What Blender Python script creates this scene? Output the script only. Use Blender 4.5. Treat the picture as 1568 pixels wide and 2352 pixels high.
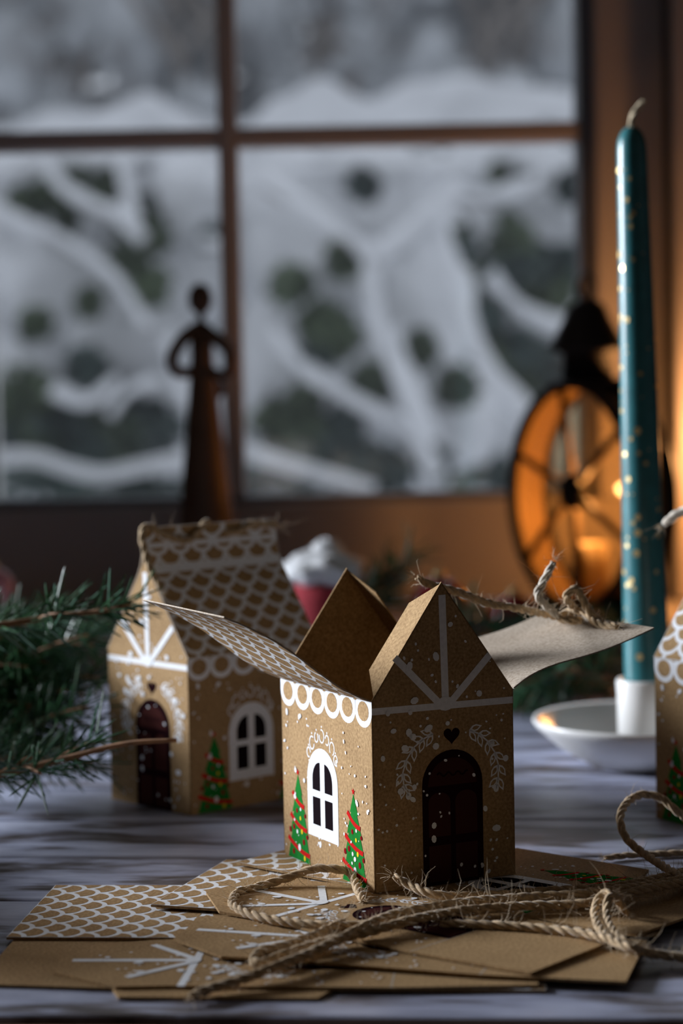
import bpy, bmesh, math, random
from mathutils import Vector, Matrix, noise

random.seed(7)
for o in list(bpy.data.objects):
    bpy.data.objects.remove(o, do_unlink=True)
SC = bpy.context.scene
COL = SC.collection

# ------------------------------------------------------------------ camera
F, PITCH, ROLL, CAMH = 4940.0, 0.0579, 0.0194, 0.1907
_cp, _sp, _cr, _sr = math.cos(PITCH), math.sin(PITCH), math.cos(ROLL), math.sin(ROLL)
RIGHT = Vector((1, 0, 0)); FWD = Vector((0, _cp, -_sp)); UPC = Vector((0, _sp, _cp))
e_u = RIGHT * _cr - UPC * _sr
e_up = RIGHT * _sr + UPC * _cr
cam_data = bpy.data.cameras.new('camera')
cam = bpy.data.objects.new('camera', cam_data); COL.objects.link(cam)
m = Matrix.Identity(4)
for i in range(3):
    m[i][0] = e_u[i]; m[i][1] = e_up[i]; m[i][2] = -FWD[i]
m[2][3] = CAMH
cam.matrix_world = m
cam_data.sensor_fit = 'VERTICAL'
cam_data.sensor_height = 36.0
cam_data.sensor_width = 24.0
cam_data.lens = F / 2352 * 36
cam_data.clip_start = 0.01
cam_data.dof.use_dof = True
cam_data.dof.focus_distance = 0.795
cam_data.dof.aperture_fstop = 7.2
SC.camera = cam

# ------------------------------------------------------------------ world, lights, exposure
SC.view_settings.view_transform = 'Standard'
SC.view_settings.look = 'None'
SC.view_settings.gamma = 1.0
SC.view_settings.use_curve_mapping = False
SC.view_settings.exposure = 0.0
world = bpy.data.worlds.new('overcast_sky'); SC.world = world
world.use_nodes = True
wb = world.node_tree.nodes['Background']
wb.inputs[0].default_value = (0.56, 0.585, 0.65, 1); wb.inputs[1].default_value = 1.1

def area_light(name, loc, target, sx, sy, power, color):
    d = bpy.data.lights.new(name, 'AREA'); d.shape = 'RECTANGLE'; d.size = sx; d.size_y = sy
    d.energy = power; d.color = color
    o = bpy.data.objects.new(name, d); COL.objects.link(o)
    o.location = loc
    o.rotation_euler = (Vector(target) - Vector(loc)).to_track_quat('-Z', 'Y').to_euler()
    return o
# daylight coming in through the window in the left wall
area_light('daylight_left_window', (-2.23, 1.85, 0.72), (0.0, 1.85, 0.72), 0.70, 0.74, 180.0, (0.92, 0.97, 1.06))

# ------------------------------------------------------------------ pixel -> place
def ray(u, v):
    U = (u - 784) / F; V = (v - 1176) / F
    a = _cr * U - _sr * V; b = _sr * U + _cr * V
    return FWD + RIGHT * a - UPC * b
def PG(u, v, z=0.0):
    d = ray(u, v); t = (z - CAMH) / d.z
    return Vector((0, 0, CAMH)) + d * t
def PY(u, v, y):
    d = ray(u, v); t = y / d.y
    return Vector((0, 0, CAMH)) + d * t

# ------------------------------------------------------------------ materials
MATS = {}
def mat(name, color, rough=0.6, metal=0.0, spec=0.5, bump=None, var=None, coat=0.0, sheen=0.0, sss=0.0, emis=None):
    """principled material; var=(scale, amount, detail) colour noise; bump=(scale, strength)"""
    M = bpy.data.materials.new(name); M.use_nodes = True
    nt = M.node_tree; b = nt.nodes['Principled BSDF']
    b.inputs['Base Color'].default_value = (*color, 1)
    b.inputs['Roughness'].default_value = rough
    b.inputs['Metallic'].default_value = metal
    b.inputs['Specular IOR Level'].default_value = spec
    b.inputs['Coat Weight'].default_value = coat
    b.inputs['Sheen Weight'].default_value = sheen
    if sss:
        b.inputs['Subsurface Weight'].default_value = sss
        b.inputs['Subsurface Scale'].default_value = 0.004
    if emis:
        b.inputs['Emission Color'].default_value = (*emis[0], 1); b.inputs['Emission Strength'].default_value = emis[1]
    tc = nt.nodes.new('ShaderNodeTexCoord')
    if var:
        n = nt.nodes.new('ShaderNodeTexNoise'); n.inputs['Scale'].default_value = var[0]
        n.inputs['Detail'].default_value = var[2] if len(var) > 2 else 4
        nt.links.new(tc.outputs['Object'], n.inputs['Vector'])
        r = nt.nodes.new('ShaderNodeMapRange'); r.inputs[1].default_value = 0.3; r.inputs[2].default_value = 0.7
        r.inputs[3].default_value = 1 - var[1]; r.inputs[4].default_value = 1 + var[1]
        nt.links.new(n.outputs['Fac'], r.inputs[0])
        mx = nt.nodes.new('ShaderNodeVectorMath'); mx.operation = 'SCALE'
        mx.inputs[0].default_value = color
        nt.links.new(r.outputs[0], mx.inputs['Scale'])
        nt.links.new(mx.outputs[0], b.inputs['Base Color'])
    if bump:
        n2 = nt.nodes.new('ShaderNodeTexNoise'); n2.inputs['Scale'].default_value = bump[0]; n2.inputs['Detail'].default_value = 5
        nt.links.new(tc.outputs['Object'], n2.inputs['Vector'])
        bp = nt.nodes.new('ShaderNodeBump'); bp.inputs['Strength'].default_value = bump[1]; bp.inputs['Distance'].default_value = 0.001
        nt.links.new(n2.outputs['Fac'], bp.inputs['Height'])
        nt.links.new(bp.outputs[0], b.inputs['Normal'])
    MATS[name] = M
    return M

def kraft_mat(name, color):
    M = mat(name, color, rough=0.8, spec=0.12)
    nt = M.node_tree; b = nt.nodes['Principled BSDF']
    tc = nt.nodes.new('ShaderNodeTexCoord')
    n = nt.nodes.new('ShaderNodeTexNoise'); n.inputs['Scale'].default_value = 900; n.inputs['Detail'].default_value = 3
    n2 = nt.nodes.new('ShaderNodeTexNoise'); n2.inputs['Scale'].default_value = 60; n2.inputs['Detail'].default_value = 5
    for k in (n, n2): nt.links.new(tc.outputs['Object'], k.inputs['Vector'])
    add = nt.nodes.new('ShaderNodeMath'); add.operation = 'MULTIPLY_ADD'
    add.inputs[1].default_value = 0.75
    nt.links.new(n.outputs['Fac'], add.inputs[0]); 
    h = nt.nodes.new('ShaderNodeMath'); h.operation = 'MULTIPLY'; h.inputs[1].default_value = 0.25
    nt.links.new(n2.outputs['Fac'], h.inputs[0]); nt.links.new(h.outputs[0], add.inputs[2])
    r = nt.nodes.new('ShaderNodeValToRGB')
    r.color_ramp.elements[0].position = 0.30; r.color_ramp.elements[0].color = (color[0]*.6, color[1]*.55, color[2]*.5, 1)
    r.color_ramp.elements[1].position = 0.68; r.color_ramp.elements[1].color = (color[0]*1.2, color[1]*1.23, color[2]*1.28, 1)
    nt.links.new(add.outputs[0], r.inputs[0]); nt.links.new(r.outputs[0], b.inputs['Base Color'])
    bp = nt.nodes.new('ShaderNodeBump'); bp.inputs['Strength'].default_value = 0.25; bp.inputs['Distance'].default_value = 0.0003
    nt.links.new(n.outputs['Fac'], bp.inputs['Height']); nt.links.new(bp.outputs[0], b.inputs['Normal'])
    return M
kraft_mat('kraft', (0.425, 0.272, 0.128))
kraft_mat('kraft_inside', (0.50, 0.42, 0.33))
mat('print_white', (0.86, 0.88, 0.91), 0.8, spec=.1, var=(700, 0.06))
mat('print_black', (0.012, 0.008, 0.010), 0.9, spec=.0)
mat('print_door', (0.055, 0.018, 0.016), 0.9, spec=.0)
mat('print_door_frame', (0.018, 0.006, 0.008), 0.9, spec=.0)
mat('print_green', (0.018, 0.20, 0.035), 0.9, spec=.0, var=(300, 0.12))
mat('print_red', (0.55, 0.018, 0.018), 0.9, spec=.0)
mat('print_dark_red', (0.25, 0.010, 0.015), 0.9, spec=.0)
mat('print_yellow', (0.75, 0.60, 0.03), 0.9, spec=.0)
mat('jute', (0.50, 0.36, 0.21), 0.85, spec=0.2, var=(450, 0.35, 3), sheen=0.3)
mat('jute_fibre', (0.60, 0.47, 0.32), 0.6, spec=0.3)
mat('white_cord', (0.62, 0.56, 0.47), 0.85, var=(300, .15))
mat('ceramic', (0.80, 0.80, 0.78), 0.28, spec=0.5)
mat('candle_wax', (0.028, 0.165, 0.185), 0.33, spec=0.6, var=(120, .15))
mat('gold', (0.80, 0.62, 0.30), 0.35, metal=0.7)
mat('wick', (0.62, 0.52, 0.36), 0.9, var=(500, .2))
mat('needle', (0.018, 0.075, 0.024), 0.42, spec=0.5, var=(40, .5, 2))
mat('needle_pale', (0.05, 0.14, 0.085), 0.42, spec=0.5, var=(40, .4, 2))
mat('twig', (0.30, 0.15, 0.07), 0.8, var=(150, .35))
mat('painted_frame', (0.37, 0.34, 0.345), 0.42, var=(9, .08), bump=(60, .12))
mat('sash_edge', (0.17, 0.17, 0.19), 0.5)
mat('room_wall', (0.040, 0.029, 0.019), 0.9, var=(3, .06), bump=(90, .2))
mat('room_floor', (0.10, 0.05, 0.025), 0.5, var=(6, .25))
mat('figure_wood', (0.10, 0.05, 0.026), 0.5, var=(30, .2))
mat('lantern_iron', (0.016, 0.012, 0.012), 0.5, metal=0.3, bump=(200, .2))
mat('lantern_brass', (0.20, 0.115, 0.04), 0.5, metal=0.5)
mat('flame', (1, .5, .15), emis=((1.0, 0.50, 0.12), 4))
mat('lantern_wax', (0.40, 0.28, 0.14), 0.5)
mat('bauble_red', (0.33, 0.018, 0.02), 0.22, spec=0.6, coat=.4)
mat('bauble_pink', (0.55, 0.25, 0.27), 0.3)
mat('felt_red', (0.40, 0.035, 0.05), 0.9, bump=(400, .5))
mat('fleece', (0.86, 0.88, 0.90), 0.95, bump=(300, .8))
mat('leaf_green', (0.05, 0.13, 0.035), 0.5, var=(20, .4))
mat('bounce_facade', (0.80, 0.79, 0.76), 0.9, bump=(60, .3))
mat('snow', (0.90, 0.91, 0.93), 0.75, var=(6, .05), bump=(40, .4))
mat('hedge_snow', (0.72, 0.73, 0.75), 0.8, var=(5, .12), bump=(40, .4))
mat('bark', (0.20, 0.18, 0.165), 0.9, var=(30, .4))
mat('garden_leaf', (0.075, 0.105, 0.055), 0.6, var=(4, .6))  # lightened and greyed: distance haze is put into the leaf colour
mat('garden_leaf_blue', (0.065, 0.095, 0.085), 0.6, var=(4, .6))  # bluer leaf tone, with the same haze put into its colour

def hazy_tree_mat():
    M = mat('far_tree', (0.3, 0.32, 0.36), 0.9)
    nt = M.node_tree; b = nt.nodes['Principled BSDF']
    tc = nt.nodes.new('ShaderNodeTexCoord')
    n = nt.nodes.new('ShaderNodeTexNoise'); n.inputs['Scale'].default_value = 3.2; n.inputs['Detail'].default_value = 6
    nt.links.new(tc.outputs['Object'], n.inputs['Vector'])
    r = nt.nodes.new('ShaderNodeValToRGB'); e = r.color_ramp.elements
    e[0].position = .35; e[0].color = (.27, .265, .265, 1); e[1].position = .62; e[1].color = (.60, .62, .64, 1)
    k = e.new(.48); k.color = (.43, .445, .46, 1)
    nt.links.new(n.outputs['Fac'], r.inputs[0]); nt.links.new(r.outputs[0], b.inputs['Base Color'])
hazy_tree_mat()

def glass_mat(name, tint, glossy, haze_veil=0.0):
    M = bpy.data.materials.new(name); M.use_nodes = True
    nt = M.node_tree; nt.nodes.clear()
    out = nt.nodes.new('ShaderNodeOutputMaterial')
    t = nt.nodes.new('ShaderNodeBsdfTransparent'); t.inputs[0].default_value = (*tint, 1)
    g = nt.nodes.new('ShaderNodeBsdfGlossy'); g.inputs['Roughness'].default_value = 0.05 if haze_veil else 0.14
    fr = nt.nodes.new('ShaderNodeFresnel'); fr.inputs[0].default_value = 1.45
    mm = nt.nodes.new('ShaderNodeMath'); mm.operation = 'MULTIPLY'; mm.inputs[1].default_value = glossy
    mx = nt.nodes.new('ShaderNodeMixShader')
    nt.links.new(fr.outputs[0], mm.inputs[0]); nt.links.new(mm.outputs[0], mx.inputs[0])
    nt.links.new(t.outputs[0], mx.inputs[1]); nt.links.new(g.outputs[0], mx.inputs[2])
    if haze_veil:                                      # translucent veil added to stand in for haze and lift garden darks
        tr = nt.nodes.new('ShaderNodeBsdfTranslucent'); tr.inputs[0].default_value = (.9, .93, .97, 1)
        m2 = nt.nodes.new('ShaderNodeMixShader'); m2.inputs[0].default_value = haze_veil
        nt.links.new(mx.outputs[0], m2.inputs[1]); nt.links.new(tr.outputs[0], m2.inputs[2]); mx = m2
    nt.links.new(mx.outputs[0], out.inputs[0])
    MATS[name] = M
glass_mat('window_glass', (0.95, 0.97, 0.98), 1.0, .035)
glass_mat('lantern_glass', (0.97, 0.88, 0.66), 2.5)
glass_mat('lantern_back_glass', (0.86, 0.78, 0.62), 0.25)

def table_paint():
    """worn blue-white paint over dark wood; streaks run along each plank"""
    M = mat('worn_paint', (0.4, 0.4, 0.45), 0.42, spec=0.5)
    nt = M.node_tree; b = nt.nodes['Principled BSDF']
    tc = nt.nodes.new('ShaderNodeTexCoord')
    oi = nt.nodes.new('ShaderNodeObjectInfo')
    off = nt.nodes.new('ShaderNodeVectorMath'); off.operation = 'SCALE'; off.inputs[0].default_value = (17, 9, 5)
    nt.links.new(oi.outputs['Random'], off.inputs['Scale'])
    add = nt.nodes.new('ShaderNodeVectorMath'); add.operation = 'ADD'
    nt.links.new(tc.outputs['Object'], add.inputs[0]); nt.links.new(off.outputs[0], add.inputs[1])
    def streak(sx, sy, scale, det, dist=0.0):
        mp = nt.nodes.new('ShaderNodeMapping'); mp.inputs['Scale'].default_value = (sx, sy, 1)
        nt.links.new(add.outputs[0], mp.inputs[0])
        n = nt.nodes.new('ShaderNodeTexNoise'); n.inputs['Scale'].default_value = scale; n.inputs['Detail'].default_value = det
        n.inputs['Distortion'].default_value = dist
        nt.links.new(mp.outputs[0], n.inputs['Vector'])
        return n
    big = streak(1, 2.6, 13, 5, .5); fine = streak(1, 5, 30, 6, .3)
    mul = nt.nodes.new('ShaderNodeMath'); mul.operation = 'MULTIPLY_ADD'; mul.inputs[1].default_value = 0.7
    nt.links.new(big.outputs['Fac'], mul.inputs[0])
    h = nt.nodes.new('ShaderNodeMath'); h.operation = 'MULTIPLY'; h.inputs[1].default_value = 0.30
    nt.links.new(fine.outputs['Fac'], h.inputs[0]); nt.links.new(h.outputs[0], mul.inputs[2])
    r = nt.nodes.new('ShaderNodeValToRGB'); e = r.color_ramp.elements
    e[0].position = .40; e[0].color = (.045, .034, .033, 1)
    e[1].position = .50; e[1].color = (.33, .355, .48, 1)
    k = e.new(.44); k.color = (.13, .12, .14, 1)
    k = e.new(.60); k.color = (.48, .515, .66, 1)
    nt.links.new(mul.outputs[0], r.inputs[0]); nt.links.new(r.outputs[0], b.inputs['Base Color'])
    bp = nt.nodes.new('ShaderNodeBump'); bp.inputs['Strength'].default_value = .5; bp.inputs['Distance'].default_value = .0006
    nt.links.new(mul.outputs[0], bp.inputs['Height']); nt.links.new(bp.outputs[0], b.inputs['Normal'])
table_paint()
mat('edge_wood', (0.22, 0.10, 0.045), 0.6, var=(40, .3))

# ------------------------------------------------------------------ mesh helpers
class MB:
    def __init__(self): self.v = []; self.f = []; self.mi = []; self.mats = []; self.smooth = []
    def _m(self, name):
        if name not in self.mats: self.mats.append(name)
        return self.mats.index(name)
    def add(self, verts, faces, m, smooth=False):
        k = len(self.v); self.v += [tuple(p) for p in verts]; i = self._m(m)
        for f in faces:
            self.f.append(tuple(k + a for a in f)); self.mi.append(i); self.smooth.append(smooth)
    def box(self, lo, hi, m):
        x0, y0, z0 = lo; x1, y1, z1 = hi
        self.add([(x0,y0,z0),(x1,y0,z0),(x1,y1,z0),(x0,y1,z0),(x0,y0,z1),(x1,y0,z1),(x1,y1,z1),(x0,y1,z1)],
                 [(0,3,2,1),(4,5,6,7),(0,1,5,4),(1,2,6,5),(2,3,7,6),(3,0,4,7)], m)
    def poly(self, pts, m): self.add(pts, [tuple(range(len(pts)))], m)
    def prism(self, pts, off, m):
        n = len(pts); off = Vector(off)
        self.add(list(pts) + [tuple(Vector(p) + off) for p in pts],
                 [tuple(range(n - 1, -1, -1)), tuple(range(n, 2 * n))] + [(i, (i + 1) % n, n + (i + 1) % n, n + i) for i in range(n)], m)
    def lathe(self, prof, m, seg=32, center=(0, 0, 0), cap0=True, cap1=True):
        vs = []; fs = []; cx, cy, cz = center
        for r, z in prof:
            for k in range(seg):
                a = 2 * math.pi * k / seg; vs.append((cx + r * math.cos(a), cy + r * math.sin(a), cz + z))
        for i in range(len(prof) - 1):
            for k in range(seg):
                k2 = (k + 1) % seg; fs.append((i*seg+k, i*seg+k2, (i+1)*seg+k2, (i+1)*seg+k))
        if cap0: fs.append(tuple(range(seg - 1, -1, -1)))
        if cap1: fs.append(tuple((len(prof)-1)*seg + k for k in range(seg)))
        self.add(vs, fs, m, True)
    def tube(self, pts, rad, m, sides=8, caps=True):
        pts = [Vector(p) for p in pts]; n = len(pts); fr = frames(pts); vs = []; fs = []
        for i, p in enumerate(pts):
            r = rad[i] if isinstance(rad, (list, tuple)) else rad
            t, a, b = fr[i]
            for k in range(sides):
                an = 2 * math.pi * k / sides; vs.append(p + (a * math.cos(an) + b * math.sin(an)) * r)
        for i in range(n - 1):
            for k in range(sides):
                k2 = (k + 1) % sides; fs.append((i*sides+k, i*sides+k2, (i+1)*sides+k2, (i+1)*sides+k))
        if caps:
            fs.append(tuple(range(sides - 1, -1, -1))); fs.append(tuple((n-1)*sides + k for k in range(sides)))
        self.add(vs, fs, m, True)
    def ball(self, c, r, m, u=16, v=10, lump=0.0, ls=8.0, squash=(1, 1, 1), seed=0.0):
        vs = []; fs = []
        for j in range(v + 1):
            th = math.pi * j / v
            for k in range(u):
                ph = 2 * math.pi * k / u
                d = Vector((math.sin(th) * math.cos(ph), math.sin(th) * math.sin(ph), math.cos(th)))
                q = 1 + (lump * noise.noise(d * ls * .25 + Vector((seed, seed * 1.7, c[0] * 3))) if lump else 0)
                vs.append((c[0] + d.x*r*q*squash[0], c[1] + d.y*r*q*squash[1], c[2] + d.z*r*q*squash[2]))
        for j in range(v):
            for k in range(u):
                k2 = (k + 1) % u; fs.append((j*u+k, (j+1)*u+k, (j+1)*u+k2, j*u+k2))
        self.add(vs, fs, m, True)
    def mesh(self, name):
        me = bpy.data.meshes.new(name); me.from_pydata(self.v, [], self.f)
        for n in self.mats: me.materials.append(MATS[n])
        me.polygons.foreach_set('material_index', self.mi)
        me.polygons.foreach_set('use_smooth', self.smooth)
        me.update(); return me
    def build(self, name, parent=None, bevel=0.0, loc=None):
        o = bpy.data.objects.new(name, self.mesh(name)); COL.objects.link(o)
        if parent: o.parent = parent
        if loc is not None: o.location = loc
        if bevel:
            b = o.modifiers.new('bevel', 'BEVEL'); b.width = bevel; b.segments = 2; b.limit_method = 'ANGLE'
        return o

def frames(pts):
    n = len(pts); out = []; prev = None
    for i in range(n):
        t = (pts[min(i+1, n-1)] - pts[max(i-1, 0)])
        t = t.normalized() if t.length > 1e-12 else Vector((0, 0, 1))
        if prev is None:
            a = t.cross(Vector((0, 0, 1)));  a = a if a.length > .05 else t.cross(Vector((0, 1, 0)))
        else:
            a = prev - t * prev.dot(t)
        a.normalize(); prev = a; out.append((t, a, t.cross(a)))
    return out
def spline(pts, step):
    """Catmull-Rom through pts, resampled about every step"""
    P = [Vector(p) for p in pts]; P = [P[0] * 2 - P[1]] + P + [P[-1] * 2 - P[-2]]; out = []
    for i in range(1, len(P) - 2):
        a, b, c, d = P[i-1], P[i], P[i+1], P[i+2]
        n = max(2, int((c - b).length / step))
        for k in range(n):
            t = k / n
            out.append(0.5 * ((2*b) + (c-a)*t + (2*a-5*b+4*c-d)*t*t + (3*b-a-3*c+d)*t**3))
    out.append(P[-2]); return out

def tag(o, label, cat=None, group=None, kind=None):
    if label: o['label'] = label
    if cat: o['category'] = cat
    if group: o['group'] = group
    if kind: o['kind'] = kind
    return o
def empty(name, loc=(0, 0, 0), rz=0.0):
    o = bpy.data.objects.new(name, None); COL.objects.link(o); o.empty_display_size = .02
    o.location = loc; o.rotation_euler = (0, 0, rz); return o
def thing(name, label, cat, loc=(0, 0, 0), rz=0.0, group=None):
    return tag(empty(name, loc, rz), label, cat, group)
def struct(o): o['kind'] = 'structure'; return o
def copy_tree(o, parent=None):
    c = o.copy(); COL.objects.link(c); c.parent = parent
    for ch in [k for k in bpy.data.objects if k.parent == o]: copy_tree(ch, c)
    return c

# ================================================================== the room
XL, XR, YF, YW, ZF, ZC = -2.20, 1.30, -1.6, 1.75, -0.74, 1.60
YB = 2.60            # the room runs on behind an unseen pier, added to shade the sill
mb = MB(); mb.box((XL-.2, YF-.2, ZF-.1), (XR+.2, YW+.1, ZF), 'room_floor'); mb.box((XL-.2, YW+.1, ZF-.1), (-.73, YB+.1, ZF), 'room_floor'); struct(mb.build('floor'))
mb = MB(); mb.box((XL-.2, YF-.2, ZC), (XR+.2, YW+.1, ZC+.1), 'room_wall'); mb.box((XL-.2, YW+.1, ZC), (-.73, YB+.1, ZC+.1), 'room_wall'); struct(mb.build('ceiling'))
mb = MB(); mb.box((XR, YF-.2, ZF), (XR+.1, YW+.3, ZC), 'room_wall'); struct(mb.build('wall_right'))
mb = MB(); mb.box((XL, YF-.1, ZF), (XR, YF, ZC), 'room_wall'); struct(mb.build('wall_front'))
# left wall with a window opening y 1.46-2.24, z .34-1.08
mb = MB()
mb.box((XL-.12, YF, ZF), (XL, 1.46, ZC), 'room_wall'); mb.box((XL-.12, 2.24, ZF), (XL, YB+.1, ZC), 'room_wall')
mb.box((XL-.12, 1.46, ZF), (XL, 2.24, .34), 'room_wall'); mb.box((XL-.12, 1.46, 1.08), (XL, 2.24, ZC), 'room_wall')
struct(mb.build('wall_left'))
w2 = struct(empty('window_2', (XL-.02, 1.85, .34)))
mb = MB()
mb.box((-.03, -.39, 0), (.03, -.37, .74), 'painted_frame'); mb.box((-.03, .37, 0), (.03, .39, .74), 'painted_frame')
mb.box((-.03, -.37, 0), (.03, .37, .02), 'painted_frame'); mb.box((-.03, -.37, .72), (.03, .37, .74), 'painted_frame')
mb.build('window_frame', w2)

# back wall with the window in view
GX0, GXM0, GXM1, GX1 = -0.372, -0.0930, -0.0775, 0.196      # glass edges in x
ROWS = [0.104, 0.385, 0.400, 0.681, 0.696, 0.977, 0.992, 1.273]  # glass edges in z
OX0, OX1, OZ0, OZ1 = GX0 - .06, 0.262, 0.018, 1.34
mb = MB()
mb.box((XL, YB, ZF), (OX0-.30, YB+.1, ZC), 'room_wall'); mb.box((OX0-.30, 1.46, ZF), (OX0, YB+.1, ZC), 'room_wall'); mb.box((OX1, YW-.06, ZF), (XR, YW+.1, ZC), 'room_wall')  # middle box: unseen pier added to keep left daylight off sill and figurine
mb.box((OX0, YW-.06, ZF), (OX1, YW+.1, OZ0-.02), 'room_wall'); mb.box((OX0, YW-.06, OZ1), (OX1, YW+.1, ZC), 'room_wall')
struct(mb.build('wall_back'))
mb = MB()   # unseen outer wall, added pale to bounce skylight onto the garden snow
mb.box((OX0-.03, YW+.1, -1.2), (OX0, YB+.13, 1.75), 'bounce_facade'); mb.box((OX1, YW+.1, -1.2), (6, YW+.13, 1.75), 'bounce_facade')
mb.box((OX0, YW+.1, -1.2), (OX1, YW+.13, OZ0-.02), 'bounce_facade'); mb.box((OX0, YW+.1, OZ1), (OX1, YW+.13, 1.75), 'bounce_facade')
struct(mb.build('wall_outside_bounce'))
w1 = struct(empty('window_1', (0, YW, OZ0)))
def wbox(name, lo, hi, m='painted_frame', bevel=.002):
    b = MB(); b.box((lo[0], lo[1], lo[2]-OZ0), (hi[0], hi[1], hi[2]-OZ0), m); return b.build(name, w1, bevel)
wbox('bottom_rail', (OX0, -.03, OZ0), (OX1, .04, ROWS[0]-.006))
wbox('top_rail', (OX0, -.03, ROWS[-1]+.006), (OX1, .04, OZ1))
wbox('frame_stile', (GX1+.011, -.03, ROWS[0]-.006), (OX1, .04, ROWS[-1]+.006))
wbox('frame_stile', (OX0, -.03, ROWS[0]-.006), (GX0-.011, .04, ROWS[-1]+.006))
wbox('sash_stile', (GX1, -.014, ROWS[0]-.006), (GX1+.0108, .03, ROWS[-1]+.006), 'sash_edge', .001)
wbox('sash_stile', (GX0-.0108, -.014, ROWS[0]-.006), (GX0, .03, ROWS[-1]+.006), 'sash_edge', .001)
wbox('sash_rail', (GX0, -.014, ROWS[0]-.0058), (GX1, .03, ROWS[0]), 'sash_edge', .001)
wbox('mullion', (GXM0, -.016, ROWS[0]), (GXM1, .016, ROWS[-1]+.006))
for k in (1, 3, 5):
    wbox('glazing_bar', (GX0, -.015, ROWS[k]), (GXM0, .015, ROWS[k+1])); wbox('glazing_bar', (GXM1, -.015, ROWS[k]), (GX1, .015, ROWS[k+1]))
for k in (0, 2, 4, 6):
    for a, b_ in ((GX0, GXM0), (GXM1, GX1)):
        wbox('pane', (a, .006, ROWS[k]), (b_, .009, ROWS[k+1]), 'window_glass', 0)
# deep sill in front of the window
mb = MB(); mb.box((OX0, 1.50, -.022), (OX1+.08, YW-.03, .018), 'painted_frame')
SILL = .018
o = struct(mb.build('window_sill', w1, .003, (0, -YW, -OZ0))); del o['kind']
# casing boards beside the window
mb = MB(); mb.box((OX1, YW-.075, OZ0+.0005), (OX1+.11, YW-.06, OZ1+.08), 'painted_frame'); struct(mb.build('trim_1', None, .003))

# ================================================================== table
TYAW = math.radians(-4.9); PW = 0.0745
tab = thing('table', 'worn table of planks with peeling blue-white paint', 'table', (0, 0.6415, 0), TYAW)
pl = MB(); pl.box((-.52, .0006, -.022), (.75, PW - .0006, 0), 'worn_paint')
plank_mesh = pl.mesh('plank')
for k in range(10):
    o = bpy.data.objects.new('plank', plank_mesh); COL.objects.link(o); o.parent = tab; o.location = (0, k * PW, 0)
    bv = o.modifiers.new('bevel', 'BEVEL'); bv.width = .0016; bv.segments = 2; bv.limit_method = 'ANGLE'
mb = MB(); mb.box((-.522, -.010, -.045), (.752, -.0002, -.0022), 'edge_wood'); mb.build('front_edging', tab, .002)
mb = MB(); mb.box((-.48, .03, -.10), (.70, .05, -.0222), 'edge_wood'); mb.build('apron', tab, .002)
mb = MB(); mb.box((-.48, .69, -.10), (.70, .71, -.0222), 'edge_wood'); mb.build('apron', tab, .002)
for sx in (-.49, .65):
    for sy in (.02, .665):
        mb = MB(); mb.box((sx, sy, ZF), (sx + .06, sy + .06, -.0222), 'edge_wood'); mb.build('leg', tab, .004)

# ================================================================== printed kraft boxes
W, D, H, G, FL = .060, .078, .0707, .0421, .067
EPS = .00006
def arc(cx, cy, rx, ry, a0, a1, n):
    return [(cx + rx * math.cos(a0 + (a1 - a0) * i / n), cy + ry * math.sin(a0 + (a1 - a0) * i / n)) for i in range(n + 1)]
def disc(cx, cy, rx, ry=None, n=10, rot=0.0):
    ry = ry or rx; c, s = math.cos(rot), math.sin(rot)
    return [(cx + x * c - y * s, cy + x * s + y * c) for x, y in [(rx * math.cos(2*math.pi*i/n), ry * math.sin(2*math.pi*i/n)) for i in range(n)]]
def bar(x0, y0, x1, y1, w, w2=None):
    w2 = w if w2 is None else w2
    d = math.hypot(x1-x0, y1-y0); nx, ny = -(y1-y0)/d, (x1-x0)/d
    return [(x0+nx*w/2, y0+ny*w/2), (x0-nx*w/2, y0-ny*w/2), (x1-nx*w2/2, y1-ny*w2/2), (x1+nx*w2/2, y1+ny*w2/2)]
def strip(pts, w):
    """thin line along pts, as quads"""
    return [bar(*pts[i], *pts[i+1], w) for i in range(len(pts) - 1)]
def arch(cx, w, v0, v1, r=None, n=16):
    r = r or w / 2; ys = v1 - r
    return [(cx - w/2, v0), (cx + w/2, v0)] + [(cx + w/2 * math.cos(a), ys + r * math.sin(a)) for a in [math.pi * i / n for i in range(n + 1)]]
HW = H / W; DW = D / W
def leaf(x, y, ang, L, wd):
    c, s = math.cos(ang), math.sin(ang)
    def T(p, q): return (x + p * c - q * s, y + p * s + q * c)
    outer = [T(0, 0), T(L*.3, wd*.8), T(L*.6, wd*.85), T(L, 0), T(L*.6, -wd*.85), T(L*.3, -wd*.8)]
    inner = [T(L*.22, 0), T(L*.38, wd*.45), T(L*.6, wd*.45), T(L*.8, 0), T(L*.6, -wd*.45), T(L*.38, -wd*.45)]
    return outer, inner
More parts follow.
